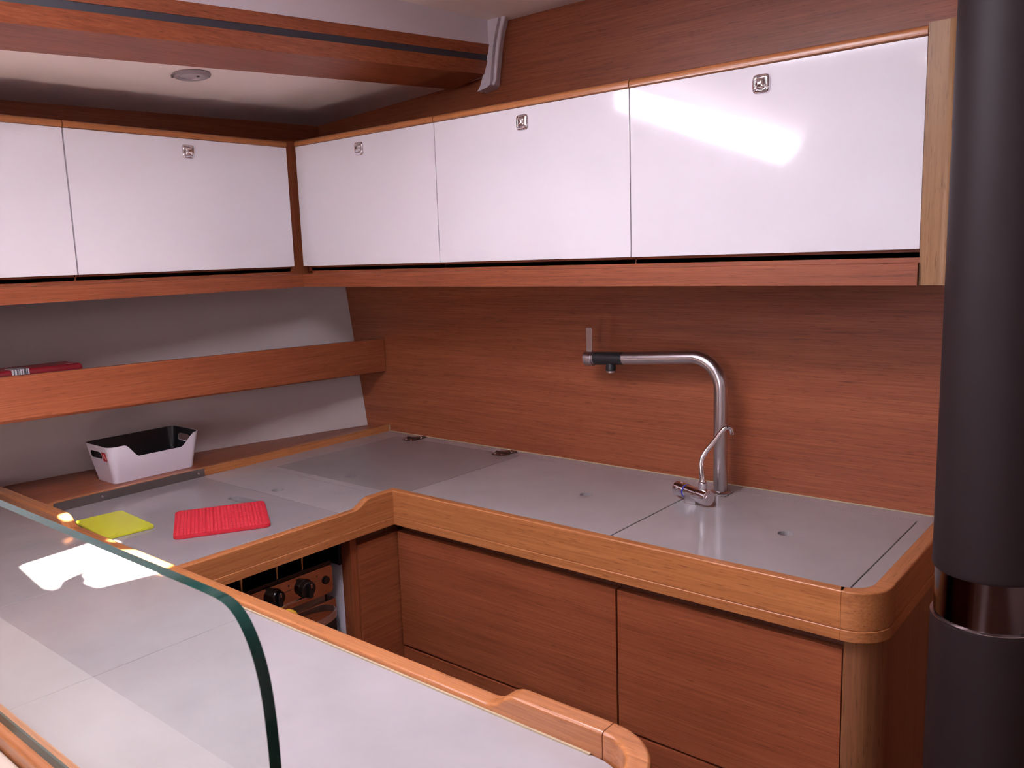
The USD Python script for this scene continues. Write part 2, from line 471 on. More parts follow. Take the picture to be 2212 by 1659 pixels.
# ================================================================== WALL LOCKERS
DZ0, DZ1, LZ = -0.0145, 0.364, 0.383


def latch(par, c, u, n):
    """square pillow-shaped push latch at c; u = horizontal direction, n = outward normal"""
    u, n = np.array(u, float), np.array(n, float); w = np.array([0, 0, 1.0]); c = np.array(c, float)

    def pillow(s, levels):
        V = []; N = 40
        for (k, h) in levels:
            for t in np.arange(N) * 2 * np.pi / N:
                cx, sx = math.cos(t), math.sin(t)
                rr = (abs(cx) ** 5 + abs(sx) ** 5) ** (-1 / 5)
                V.append(c + u * (rr * cx * s * k) + w * (rr * sx * s * 1.06 * k) + n * h)
        F = []
        for i in range(len(levels) - 1):
            for k in range(N):
                A, B = i * N + k, i * N + (k + 1) % N
                F += [(A, B, B + N), (A, B + N, A + N)]
        V.append(c + n * levels[-1][1]); e = len(V) - 1
        for k in range(N):
            F.append((e, (len(levels) - 1) * N + k, (len(levels) - 1) * N + (k + 1) % N))
        m = trimesh.Trimesh(np.array(V), F, process=False)
        if np.cross(u, w) @ n < 0:
            m.invert()
        return m
    put('latch_plate', pillow(.0185, [(1, 0), (1, .002), (.95, .0045), (.86, .0062), (.70, .0066), (.62, .004), (.4, .0035)]), CHROME, par, smooth=60, label='chrome latch plate')
    put('latch_button', pillow(.0112, [(1, .003), (1, .0055), (.92, .0085), (.7, .0105), (.35, .0118)]), CHROME, par, smooth=60, label='chrome push button')


def locker_right(x0, x1, label):
    t = thing('wall_locker', label, 'cabinet', ((x0 + x1) / 2, YB, DZ0), group='white lockers along the bulkhead')
    put('body', box(x0 + .001, x1 - .001, 1.722, YB, -.03, .355), TX, t)
    dr = put('door', box(x0 + .0012, x1 - .0012, 1.70, 1.719, DZ0, DZ1, .0012, 2), WHITE, t, label='glossy white door')
    lip = Polygon([(1.701, DZ1 + .0004), (1.697, DZ1 + .003), (1.6965, LZ - .008), (1.699, LZ - .003), (1.704, LZ), (1.722, LZ), (1.722, DZ1 + .0004)])
    put('grip_rail', ext_x(lip, x0 + .0012, x1 - .0012), RX, dr, label='light wooden grip rail')
    latch(dr, ((x0 + x1) / 2, 1.70, .327), (1, 0, 0), (0, -1, 0))


locker_right(-2.279, -1.656, 'white locker just right of the dark corner post, farthest of the bulkhead three')
locker_right(-1.656, -1.035, 'middle white locker of the three along the teak bulkhead')
locker_right(-1.035, -0.411, 'large white locker with a bright window streak, beside the mast')


def locker_left(y0, y1, label):
    X = -2.278
    t = thing('wall_locker', label, 'cabinet', (-2.56, (y0 + y1) / 2, DZ0), group='white lockers along the port side')
    put('body', box(-2.56, X - .022, y0 + .001, y1 - .001, -.03, .352), TY, t)
    dr = put('door', box(X - .019, X, y0 + .0012, y1 - .0012, DZ0, DZ1 - .005, .0012, 2), WHITE, t, label='glossy white door')
    z1 = DZ1 - .005
    lip = Polygon([(X - .001, z1 + .0004), (X + .003, z1 + .003), (X + .0035, LZ - .013), (X + .001, LZ - .008), (X - .004, LZ - .005), (X - .022, LZ - .005), (X - .022, z1 + .0004)])
    put('grip_rail', ext_y(lip, y0 + .0012, y1 - .0012), RY, dr, label='light wooden grip rail')
    latch(dr, (X, (y0 + y1) / 2, .323), (0, 1, 0), (1, 0, 0))


locker_left(0.985, 1.667, 'white locker left of the corner post, above the open shelf')
locker_left(0.303, 0.984, 'white locker cut off by the left picture edge')
locker_left(-0.38, 0.302, 'white locker beyond the left picture edge')

# corner post, end post, valances and the dark ledge panel above the port lockers
put('trim_2', box(-2.36, -2.303, 1.668, 1.76, -.04, .385), TZ, kind='structure', label='dark corner post between the two rows of white lockers', cat='post')
ep = unary_union([sbox(-.4095, 1.692, -.375, 1.76), Point(-.375, 1.725).buffer(.033, quad_segs=10), sbox(-.4095, 1.72, -.342, YB)])
put('trim_3', ext(ep, -.081, .385), HONEY, kind='structure', label='rounded honey-coloured end post right of the last white locker', cat='post')
val = Polygon([(1.684, -.081), (1.684, -.0405), (1.6855, -.039), (1.722, -.039), (1.722, -.020), (1.76, -.020), (1.76, -.081)])
put('trim_4', ext_x(val, -2.262, -.4105), TX, kind='structure', label='wooden rail under the three bulkhead lockers', cat='rail')
val2 = Polygon([(-2.262, -.081), (-2.262, -.0405), (-2.2635, -.039), (-2.30, -.039), (-2.30, -.020), (-2.338, -.020), (-2.338, -.081)])
put('trim_5', ext_y(val2, -.5, 1.6838), TY, kind='structure', label='wooden rail under the port lockers', cat='rail')
put('locker_bottom', box(-2.262, -.4105, 1.76, YB, -.081, -.031), TX, kind='structure', label='underside of the bulkhead lockers', cat='panel')
put('locker_bottom', box(-2.62, -2.338, -.5, YB, -.081, -.031), TY, kind='structure', label='underside of the port lockers', cat='panel')
put('trim_6', quad_slab([(-2.56, YB, .355), (-2.56, -3.5, .355), (-2.56, -3.5, side_ceiling(-2.56, -3.5)), (-2.56, YB, side_ceiling(-2.56, YB))], (-.02, 0, 0)), TY, kind='structure', label='dark wooden panel between the port lockers and the headliner', cat='panel')

# ================================================================== HULL SIDE: LINER, SHELF, LEDGE
ly = np.array([-.5, .4, .89, 1.105, 1.428, 1.72, 2.02])
lx = np.array([-2.66, -2.65, -2.632, -2.608, -2.535, -2.465, -2.381])
yy = np.linspace(-.5, 2.019, 40); xx_ = np.interp(yy, ly, lx)
from scipy.interpolate import PchipInterpolator
xx_ = PchipInterpolator(ly, lx)(yy)
V, F = [], []
for (x, y) in zip(xx_, yy):
    V += [(x, y, -.6125), (x - .082, y, -.075), (x - .10, y, -.075), (x - .018, y, -.6125)]
for i in range(len(yy) - 1):
    for k in range(4):
        a, b = i * 4 + k, i * 4 + (k + 1) % 4
        F += [(a, a + 4, b + 4), (a, b + 4, b)]
n4 = (len(yy) - 1) * 4
F += [(0, 1, 2), (0, 2, 3), (n4, n4 + 2, n4 + 1), (n4, n4 + 3, n4 + 2)]
lm = trimesh.Trimesh(np.array(V), F, process=False); lm.fix_normals()
put('hull_liner', lm, LINER, smooth=20, kind='structure', label='beige leaning liner panel behind the open shelf', cat='panel')


def shelf_z(y):
    return -.394 + .028 * (1.83 - y)


sh = thing('galley_shelf', 'open wooden shelf with a deep fiddle board along the hull side', 'shelf', (-2.278, 1.2, -.39))
bd = Polygon([(-.45, -.232), (2.017, -.2815), (2.017, -.3995), (-.45, -.331)])
put('fiddle_board', ext_x(bd, -2.280, -2.262), TY, sh)
P = [(-2.281, -.45, -.335), (-2.281, 2.018, -.392), (-2.43, 2.018, -.392), (-2.68, .9, -.366), (-2.70, -.45, -.335)]
P = np.array(P); P2 = P - [0, 0, .012]
put('shelf_board', trimesh.convex.convex_hull(np.vstack([P, P2])), TY, sh)

lg = thing('side_ledge', 'narrow wooden ledge with upstand behind the cooker cover', 'ledge', (-2.4, 1.2, -.62))
led = Polygon([(-2.276, .83), (-2.276, 2.018)] + [(x - .01, y) for x, y in list(zip(xx_, yy))[::-1] if y > .83] + [(-2.65, .83)])
put('ledge_board', ext(led, -.635, -.613), TY, lg)
put('upstand', ext_x(Polygon([(.83, -.64), (.83, -.5965), (2.018, -.5985), (2.018, -.64)]), -2.276, -2.262), RY, lg)
st = put('metal_strip', box(-2.2617, -2.2585, .85, 1.277, -.622, -.598, .0006, 2), STRIP, lg, label='grey metal strip with two screws')
for y in (.975, 1.258):
    put('screw', lathe([(.0035, 0), (.0033, .0008), (.0018, .0014)], (1, 0, 0), (-2.2586, y, -.609), 14), CHROME, st, label='bright screw')

# ================================================================== GALLEY WORKTOP
RF, RB = 1.428, 1.450          # front rail faces of the aft leg
LF, LB = -1.602, -1.624        # cooker side rail faces
EO, EI = -.383, -.413          # end rail
HI, LO = -.600, -.6215
T = .016
outline = Polygon([(-2.2615, .826), (LB, .826), (LB, RB), (EI - .035, RB)] + [tuple(p) for p in arc(EI - .045, RB + .045, .045, -90, 0)] + [(EI, YB), (-2.2615, YB)])
lids = {
    'cooker': rrect(-2.2605, LB - .001, .828, 1.269, .002),
    'strip': rrect(-2.2605, LB - .001, 1.271, 1.4365, .002),
    'fridge': rrect(-2.170, -1.615, 1.466, 1.971, .006),
    'sinkA': rrect(-1.6125, -.9762, RB + .002, 1.971, .004),
    'sinkB': rrect(-.9724, -.4586, RB + .002, 1.965, .004).difference(sbox(-.99, 1.908, -.895, 2.0).buffer(.002)),
}
wt = thing('worktop', 'grey laminate worktop frame of the L-shaped galley', 'worktop', (-1.3, 1.75, ZC))
gaps = unary_union([g.buffer(.0026 if k == 'sinkB' else .0014) for k, g in lids.items()])
put('surround', ext(outline.difference(gaps), ZC - T, ZC), LAM, wt, smooth=False)
put('substrate', ext(outline.buffer(-.002), ZC - T - .02, ZC - T - .0005), BLACKGAP, wt, smooth=False)

put('sealant_line', cat_(box(-2.2605, EI, 2.0165, 2.0195, ZC, ZC + .0022), box(-2.2612, -2.2590, 2.0165, 2.0195, ZC, -.598)), CAULK, wt, smooth=False, label='pale sealant line against the bulkhead')


def lid(name, key, hole, label, mat, cat='lid'):
    g = lids[key]
    if hole is not None:
        g = g.difference(hole)
    return put(name, ext_bevel(g, ZC - T, ZC, .0007), mat, smooth=False, label=label, cat='cover')


H = lambda x, y: Point(x, y).buffer(.0165, quad_segs=8)
slot = LineString([(-1.975, 1.196), (-1.885, 1.203)]).buffer(.0165, quad_segs=8)
lid('cooker_cover', 'cooker', slot, 'large grey cooker cover with a slot, under the two coloured mats', LAMS, 'cover')
lid('worktop_cover', 'strip', H(-1.94, 1.309), 'narrow grey lid strip with finger hole between cooker cover and fridge lid', LAM)
fl = thing('fridge_lid', 'dark grey hinged lid in the corner of the worktop', 'lid', (-1.89, 1.72, ZC))
put('panel', ext_bevel(lids['fridge'].difference(H(-1.882, 1.519)), ZC - T, ZC, .0007), LAMD, fl, smooth=False)
for hx in (-2.088, -1.680):
    z0 = ZC + .0002
    fr = Polygon([(hx - .030, 1.966), (hx - .022, 1.942), (hx - .012, 1.937), (hx + .018, 1.937), (hx + .030, 1.945), (hx + .030, 1.966)])
    bk = Polygon([(hx - .012, 1.977), (hx + .030, 1.977), (hx + .030, 2.006), (hx + .022, 2.013), (hx + .002, 2.013), (hx - .012, 2.002)])
    hg = put('hinge', cat_(ext(fr, z0, z0 + .002), ext(bk, z0, z0 + .002), cyl((hx - .028, 1.9715, z0 + .0022), (hx + .028, 1.9715, z0 + .0022), .0035, 12)), BRONZE, fl, label='dark bronze hinge')
    for (sx, sy) in ((hx - .012, 1.949), (hx + .014, 1.947), (hx + .008, 2.001), (hx + .022, 1.989)):
        put('screw', lathe([(.0036, 0), (.0032, .001), (.001, .0014)], (0, 0, 1), (sx, sy, z0 + .002), 12), CHROME, hg)
lid('sink_cover', 'sinkA', H(-1.20, 1.736), 'wide grey lid with finger hole in the middle of the worktop, left of the tap', LAM)
lid('sink_cover', 'sinkB', H(-.666, 1.726), 'grey lid with finger hole at the right end of the worktop, reflecting the tap', LAM)

# raised rail and fascia around the galley
fr = thing('galley_rail', 'light wooden rail and fascia around the galley worktop with dipped section', 'rail', (-1.6, 1.44, -.69))
GZ, BZ = -.6705, -.691
G = .0008
# port leg: low, ramp, high
ys = [.826, 1.0, 1.2, 1.300, 1.308, 1.316, 1.326, 1.338, 1.346, 1.352, 1.360, 1.40, None]
zs = [LO, LO, LO, LO, LO + .001, LO + .004, LO + .0095, LO + .0165, LO + .0195, HI - .0006, HI, HI, HI]
S = []
for y, z in zip(ys, zs):
    S.append(((LB, RB if y is None else y), (LF, RF if y is None else y), GZ + G / 2, z))
put('port_rail', ribbon(S, .003), RY, fr)
S2 = [((LB, RB), (LF, RF), GZ + G / 2, HI), ((-1.5, RB), (-1.5, RF), GZ + G / 2, HI), ((-.4505, RB), (-.4505, RF), GZ + G / 2, HI)]
put('front_rail', ribbon(S2, .003), RX, fr)


def end_stations(inset, z0, z1):
    ro, ri = .067 - inset, .045
    S = [((-.4495, RB), (-.4495, RF + inset), z0, z1)]
    co = arc(-.450, RF + .067, ro, -90, 0, 12); ci = arc(-.450 - .008, RB + .045, ri, -90, 0, 12)
    S += [(tuple(i), tuple(o), z0, z1) for i, o in zip(ci, co)]
    S += [((EI, 1.512), (EO - inset, 1.512), z0, z1)]
    return S


put('corner_block', ribbon(end_stations(0, GZ + G / 2, HI), .003), RX, fr)
put('end_rail', ribbon([((EI, 1.5132), (EO, 1.5132), GZ + G / 2, HI), ((EI, YB), (EO, YB), GZ + G / 2, HI)], .003), RY, fr)
E_ = -.0022
put('lower_strip', ribbon([((LB, .826), (LF - E_, .826), BZ, GZ - G / 2), ((LB, RB), (LF - E_, RF + E_), BZ, GZ - G / 2)], .0021, 4), RY, fr)
put('lower_strip', ribbon([((LB, RB), (LF - E_, RF + E_), BZ, GZ - G / 2), ((-.4505, RB), (-.4505, RF + E_), BZ, GZ - G / 2)], .0021, 4), RX, fr)
put('lower_strip', ribbon(end_stations(E_, BZ, GZ - G / 2) + [((EI, YB), (EO - E_, YB), BZ, GZ - G / 2)], .0021, 4), RX, fr)
put('backing', cat_(box(LB, LF - .002, .826, RF + .003, BZ + .003, -.66), box(LB, -.4505, RF + .002, RB, BZ + .003, -.66)), DARKW, fr, smooth=False)

# tap with black nozzle
FX, FY = -.922, 1.940
fc = thing('tap', 'tall brushed steel tap with black spout block and flat lever', 'tap', (FX, FY, ZC))
R = .0178; top = -.2755; rb = .078
path = [(FX, FY, ZC + .002), (FX, FY, -.50), (FX, FY, top - rb)]
for t in np.radians(np.linspace(0, 90, 14))[1:]:
    path.append((FX - rb + rb * math.cos(t), FY, top - rb + rb * math.sin(t)))
x_end = -1.207
zt = lambda x: top - .014 * ((FX - rb) - x) / ((FX - rb) - x_end) * 1.0
path += [(-1.10, FY, zt(-1.10)), (x_end, FY, zt(x_end))]
put('spout', tube(path, R, 28), STEEL, fc, smooth=50)
put('base_flange', lathe([(.026, 0), (.026, .002), (.0235, .0045), (.0185, .006)], (0, 0, 1), (FX, FY, ZC + .0002), 36), STEEL, fc)
a, b = np.array((x_end + .001, FY, zt(x_end))), np.array((-1.301, FY, zt(x_end) - .005))
put('nozzle_block', cyl(a, b, .0182, 28, .002), BLACK, fc, label='black plastic nozzle block')
nz = np.array((-1.250, FY, zt(x_end) - .0025))
put('nozzle', lathe([(.0125, -.034), (.0145, -.032), (.0148, -.024), (.012, -.010), (.012, 0)], (0, 0, 1), nz, 28), BLACK, fc)
put('aerator', lathe([(.0095, -.0395), (.0125, -.039), (.0125, -.034), (.0125, -.033)], (0, 0, 1), nz, 28), STEEL, fc, label='steel aerator ring')
e0 = b + np.array([-.001, 0, 0])
put('end_cap', cat_(cyl(e0 + [.002, 0, 0], e0 + [-.004, 0, 0], .0165, 28), cyl(e0 + [-.004, 0, 0], e0 + [-.030, 0, -.0012], .0205, 32, .0015)), STEEL, fc)
lv = box(e0[0] - .028, e0[0] - .009, FY - .0022, FY + .0022, e0[2] + .012, e0[2] + .0855, .001, 2)
put('lever', lv, STEEL, fc, label='flat steel lever')

# small chrome fold-down tap
ct = thing('fold_down_tap', 'small chrome folding tap with thin curved spout, in front of the tall tap', 'tap', (-.93, 1.83, ZC))
bx, by = -.938, 1.822
ax_ = np.array([.93, -.36, 0]); ax_ /= np.linalg.norm(ax_)
cz = -.598
c0 = np.array([bx, by, cz])
put('pedestal', box(bx - .016, bx + .014, by - .017, by + .014, ZC + .0002, cz + .004, .002, 2), STEEL, ct)
put('barrel', cat_(cyl(c0 - ax_ * .022, c0 + ax_ * .021, .0165, 32, .001), cyl(c0 + ax_ * .022, c0 + ax_ * .056, .0195, 32, .003), cyl(c0 + ax_ * .0555, c0 + ax_ * .0575, .012, 24, .0005)), CHROME, ct, smooth=40)
put('handle', cat_(cyl(c0 - ax_ * .0245, c0 - ax_ * .060, .0185, 32, .003), *[box(*(sum([[v - .0025, v + .0025] for v in (c0 - ax_ * .042 + np.array([.36 * .019 * math.sin(t), .93 * .019 * math.sin(t), .019 * math.cos(t)]))], [])), .001, 2) for t in (0, 1.2, -1.2)]), CHROME, ct)
put('blue_band', cyl(c0 - ax_ * .0222, c0 - ax_ * .0242, .0172, 32), BLUE, ct, label='thin blue ring')
sp0 = c0 + ax_ * .034 + np.array([0, 0, .014])
put('spout_nut', cat_(cyl(sp0, sp0 + [0, 0, .020], .0105, 24, .001), cyl(sp0 + [0, 0, .0195], sp0 + [-.001, 0, .025], .009, 24, .001)), CHROME, ct)
pp = [sp0 + np.array(q) for q in ((-.0005, 0, .023), (-.004, .004, .040), (-.009, .010, .060), (-.0095, .014, .074), (-.005, .019, .088), (.006, .028, .107), (.020, .040, .130), (.030, .048, .1465), (.036, .053, .1515), (.042, .058, .150), (.046, .061, .143), (.047, .062, .134))]
from scipy.interpolate import make_interp_spline
tt = np.linspace(0, 1, len(pp)); ps = make_interp_spline(tt, np.array(pp), k=3)(np.linspace(0, 1, 50))
put('spout', tube(ps, np.r_[np.linspace(.0075, .0062, 20), np.linspace(.0062, .0055, 30)], 18), CHROME, ct, smooth=60)

# ================================================================== BASE CABINETS
FYD = 1.4455


def base_cabinet(x0, x1, label):
    t = thing('base_cabinet', label, 'cabinet', ((x0 + x1) / 2, 1.7, -1.542), group='teak drawer units')
    put('body', box(x0 + .001, x1 - .001, FYD + .022, YB - .002, -1.50, -.697), DARKW, t)
    put('drawer', box(x0 + .0022, x1 - .0022, FYD, FYD + .019, -1.0375, -.7175, .0012, 2), TX, t)
    put('drawer', box(x0 + .0022, x1 - .0022, FYD, FYD + .019, -1.27, -1.0440, .0012, 2), TX, t)
    put('drawer', box(x0 + .0022, x1 - .0022, FYD, FYD + .019, -1.47, -1.2745, .0012, 2), TX, t)


base_cabinet(-1.614, -.9265, 'wider teak drawer unit under the worktop, next to the inner corner')
base_cabinet(-.9265, -.449, 'teak drawer unit under the worktop, next to the rounded corner post')
cp = unary_union([Point(-.449, FYD + .058).buffer(.058, quad_segs=12).intersection(sbox(-.449, 1.3, -.3, FYD + .058)), sbox(-.449, FYD + .057, -.391, YB - .001), sbox(-.4485, FYD, -.448, FYD + .1)])
put('trim_7', ext(cp, -1.53, -.6915), POSTW, kind='structure', label='rounded wooden corner post at the right end of the base units', cat='post')
# narrow end panel between cooker and drawers
np_ = thing('end_panel', 'narrow teak panel in the inner corner between cooker and drawers', 'panel', (-1.62, 1.37, -1.542))
put('panel', box(-1.640, -1.617, 1.314, FYD + .019, -1.50, -.7185, .0012, 2), TY, np_)
put('stile', box(-1.660, -1.622, 1.293, 1.313, -1.50, -.692, .001, 2), TZ, np_)
put('backing', box(-1.70, -1.6405, 1.314, 1.47, -1.50, -.692), DARKW, np_)

# ================================================================== COOKER
ck = thing('cooker', 'gimballed cooker with black knobs below the galley rail', 'cooker', (-1.9, 1.06, -1.542))
y0, y1 = .88, 1.262
put('body', box(-2.18, -1.682, y0 + .004, y1 - .004, -1.30, -.765, .003, 2), BLACKG, ck)
put('hob', box(-2.19, -1.664, y0 - .002, y1 + .002, -.765, -.752, .003, 2), BLACKG, ck)
for (px, py) in ((-1.80, 1.0), (-1.80, 1.16), (-2.03, 1.08)):
    rg = put('burner', lathe([(.045, 0), (.045, .006), (.03, .010), (.012, .012)], (0, 0, 1), (px, py, -.752), 28), BLACK, ck)
pan = Polygon([(y0, -.762), (y1 - .006, -.762), (y1, -.768), (y1 - .001, -.826), (y1 - .008, -.834), (y0, -.834)])
cpn = put('control_panel', ext_x(pan, -1.682, -1.6605), MIRROR, ck, label='polished steel control panel')
put('panel_edge', box(-1.6604, -1.656, y0, y1 - .06, -.8225, -.819, .001, 2), CHROME, cpn)
for (ky, kz, kr) in ((1.0, -.785, .0195), (1.088, -.790, .0195), (1.176, -.797, .0205)):
    put('knob', cat_(lathe([(kr * 1.12, 0), (kr * 1.12, .002), (kr, .004), (kr, .016), (kr * .88, .0185)], (1, 0, 0), (-1.6605, ky, kz), 36),
                     box(-1.6425, -1.633, ky - kr * .32, ky + kr * .32, kz - kr * .95, kz + kr * .95, .003, 2)), BLACKG, cpn, label='black cooker knob')
    put('knob_mark', box(-1.6335, -1.6315, ky - .002, ky + .002, kz + kr * .3, kz + kr * .85, .0006, 1), CHROME, cpn)
put('ignition_button', lathe([(.0105, 0), (.0105, .003), (.0085, .006), (.005, .007)], (1, 0, 0), (-1.6605, 1.240, -.797), 24), BLACKG, cpn, label='round black ignition button')
for (ky, kz) in ((1.13, -.776), (1.214, -.779)):
    put('panel_symbol', lathe([(.0025, 0), (.0022, .0004)], (1, 0, 0), (-1.6605, ky, kz), 10), BLACK, cpn)
    put('panel_symbol', box(-1.6605, -1.6602, ky - .012, ky + .010, kz - .0125, kz - .0115), BLACK, cpn)
dr = put('oven_door', box(-1.700, -1.660, y0 + .002, y1 + .006, -.905, -.853, .002, 2), MIRROR, ck, label='polished steel oven door rail')
put('door_glass', box(-1.700, -1.663, y0 + .002, y1 + .006, -1.25, -.9055, .002, 2), BLACKG, ck, label='black oven glass')
put('vent_gap', box(-1.69, -1.672, y0 + .01, y1 - .02, -.853, -.834), STRIP, ck)
hp = []
for t in np.linspace(-1, 1, 40):
    hp.append((-1.660 + .050 * (1 - abs(t) ** 4) ** .5, 1.075 + .185 * t, -.880))
hp = np.array(hp); V = []; F = []
for (x, y, z) in hp:
    V += [(x, y, z - .009), (x, y, z + .009), (x - .0025, y, z + .009), (x - .0025, y, z - .009)]
for i in range(len(hp) - 1):
    for k in range(4):
        a_, b_ = i * 4 + k, i * 4 + (k + 1) % 4
        F += [(a_, a_ + 4, b_ + 4), (a_, b_ + 4, b_)]
hm = trimesh.Trimesh(np.array(V), F, process=False); hm.fix_normals()
put('handle', hm, plain('satin_steel', (.62, .56, .56), .32, .9), ck, smooth=40, label='flat bowed oven handle')
for py in (.93, 1.01, 1.107, 1.180):
    put('pan_clamp', cat_(cyl((-1.672, py, -.752), (-1.672, py, -.700), .0026, 10), cyl((-1.672, py, -.730), (-1.672, py, -.716), .0038, 10)), BRASS, ck, label='thin brass pan clamp rod')
put('pan_clamp_bar', cyl((-1.672, y0 + .01, -.702), (-1.672, y1 - .01, -.702), .003, 10), BLACK, ck)
put('wall_niche', cat_(box(-2.25, -1.6605, 1.293, 1.309, -1.50, -.70)), WHITEM, kind='structure', label='white painted side of the cooker niche', cat='wall')
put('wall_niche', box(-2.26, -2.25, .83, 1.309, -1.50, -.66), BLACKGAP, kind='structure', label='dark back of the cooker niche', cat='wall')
put('guard_plate', box(-1.80, -1.658, 1.284, 1.2925, -.772, -.693, .001, 2), BLACK, label='black guard plate at the top of the white niche wall', cat='plate')
put('sponge', box(-1.655, -1.612, 1.085, 1.125, -.862, -.822, .017, 5), YELL, label='yellow rounded sponge tucked over the oven handle', cat='sponge')

# ================================================================== MATS, BASKET, PACKAGE
def rot_pts(poly, ang, at):
    return affinity.translate(affinity.rotate(poly, ang, origin=(0, 0)), *at)


# red ribbed mat
q = rrect(-.1085, .1085, -.1085, .1085, .014)
ang = math.degrees(math.atan2(-.11, .189)); ctr = (-1.8215, 1.0635)
N = 112; g = np.linspace(-.1055, .1055, N); X, Y = np.meshgrid(g, g, indexing='ij')
hgt = .0012 * (np.sin(X * 2 * np.pi / .0085) > -.1) * (np.sin(Y * 2 * np.pi / .0085) > -.6)
ins = np.maximum(np.abs(X) - .093, 0) ** 2 + np.maximum(np.abs(Y) - .093, 0) ** 2 < .0122 ** 2
V = np.c_[X.ravel(), Y.ravel(), (.0068 + hgt * ins).ravel()]
idx = np.arange(N * N).reshape(N, N); F = []
ok = ins[:-1, :-1] & ins[1:, :-1] & ins[:-1, 1:] & ins[1:, 1:]
a_, b_, c_, d_ = idx[:-1, :-1][ok], idx[1:, :-1][ok], idx[1:, 1:][ok], idx[:-1, 1:][ok]
top_m = trimesh.Trimesh(V, np.vstack([np.c_[a_, b_, c_], np.c_[a_, c_, d_]]), process=True)
rimm = ext(q.buffer(-.001), 0, .0066)
mat_m = cat_(rimm, ext(q, .001, .0056), ext(q.buffer(-.0015).difference(q.buffer(-.006)), .0066, .0078), top_m)
mat_m.apply_transform(trimesh.transformations.rotation_matrix(math.radians(ang), [0, 0, 1])); mat_m.apply_translation([*ctr, ZC + .0003])
put('silicone_mat', mat_m, REDM, smooth=False, label='red ribbed square silicone mat on the cooker cover', cat='mat')
# lime board
bp = rot_pts(rrect(-.100, .100, -.0575, .0575, .012), -4, (-2.012, .889))
put('chopping_board', cat_(ext(bp.buffer(-.001), ZC + .0003, ZC + .0068), ext(bp, ZC + .0013, ZC + .0058)), LIME, smooth=25, label='lime green chopping board beside the red mat', cat='board')

# basket
bk = thing('storage_basket', 'white storage basket with black inside and red label, on the ledge', 'basket', (-2.43, 1.18, -.6128))


def basket_shell(off, h0, dip, open_top=True, n_side=64, n_corner=12, levels=44):
    """wall of the basket as a grid around its outline; returns ring points function"""
    x0t, x1t, y0t, y1t = -2.502 + off, -2.340 - off, 1.040 + off, 1.322 - off
    x0b, x1b, y0b, y1b = -2.478 + off, -2.366 - off, 1.060 + off, 1.305 - off
    def ring(f):
        x0, x1, y0, y1 = (a + (b - a) * f for a, b in ((x0b, x0t), (x1b, x1t), (y0b, y0t), (y1b, y1t)))
        r = .014 + .010 * f
        pts = []
        for (cx, cy, a0, p0, p1) in ((x1 - r, y0 + r, -90, None, None), (x1 - r, y1 - r, 0, None, None), (x0 + r, y1 - r, 90, None, None), (x0 + r, y0 + r, 180, None, None)):
            pts += [tuple(p) for p in arc(cx, cy, r, a0, a0 + 90, n_corner)]
        pts.append(pts[0])
        out = []
        for i in range(4):
            seg = pts[i * n_corner:(i + 1) * n_corner]; out += seg
            a = np.array(seg[-1]); b = np.array(pts[((i + 1) % 4) * n_corner])
            out += [tuple(a + (b - a) * t) for t in np.linspace(0, 1, n_side + 2)[1:-1]]
        return np.array(out)
    rt_, rb_ = ring(1.0), ring(0.0)
    Hh = .112
    topz = []
    for (x, y) in rt_:
        s = np.clip((y - 1.085) / .045, 0, 1); e = np.clip((1.305 - y) / .045, 0, 1)
        sm = lambda v: v * v * (3 - 2 * v)
        front = np.clip((x - (-2.375)) / .03, 0, 1)
        topz.append(Hh - dip * sm(s) * sm(e) * front)
    topz = np.array(topz)
    V = []
    for L in np.linspace(0, 1, levels):
        f = (h0 + (topz - h0) * L) / Hh
        p = rb_ + (rt_ - rb_) * f[:, None]
        V.append(np.c_[p, -.6125 + h0 + (topz - h0) * L])
    return V, len(rt_)


def basket_mesh(off, h0, flip):
    V, n = basket_shell(off, h0, .040)
    Lv = len(V); P = np.vstack(V); F = []
    for i in range(Lv - 1):
        for k in range(n):
            A, B = i * n + k, i * n + (k + 1) % n
            c = P[[A, B, B + n, A + n]].mean(0)
            # hand holes in the two short ends
            if (c[1] < 1.066 or c[1] > 1.296):
                u = abs(c[0] + 2.432); w_ = abs(c[2] + .530)
                if max(u - .024, 0) ** 2 + w_ ** 2 < .0105 ** 2:
                    continue
            F += [(A, B, B + n), (A, B + n, A + n)]
    e = len(P); P = np.vstack([P, [-2.42, 1.18, P[0, 2]]])
    for k in range(n):
        F.append((e, (k + 1) % n, k))
    m = trimesh.Trimesh(P, F, process=False)
    if flip:
        m.invert()
    return m, P, n, Lv


mo, Po, n_o, Lo = basket_mesh(0.0, 0.0, False)
mi, Pi, n_i, Li = basket_mesh(0.0022, 0.003, True)
put('outer_wall', mo, BASKW, bk, smooth=40)
put('inner_wall', mi, BASKB, bk, smooth=40, label='black inside of the basket')
V = np.vstack([Po[(Lo - 1) * n_o:Lo * n_o], Pi[(Li - 1) * n_i:Li * n_i]]); F = []
for k in range(n_o):
    j = (k + 1) % n_o; F += [(k, j, n_o + j), (k, n_o + j, n_o + k)]
put('rim', trimesh.Trimesh(V, F, process=False), BASKW, bk, smooth=40)
# red label with the letter A on the near end, beside the hand hole
def on_end(m_, x_c, z_c, dy=.0006):
    """lay a flat xy mesh onto the leaning near end of the basket"""
    v = m_.vertices.copy(); h = v[:, 1] + z_c + .6125
    f = h / .112
    yv = 1.060 + (1.040 - 1.060) * f
    return trimesh.Trimesh(np.c_[x_c + v[:, 0], yv - dy - v[:, 2], z_c + v[:, 1]], m_.faces, process=False)


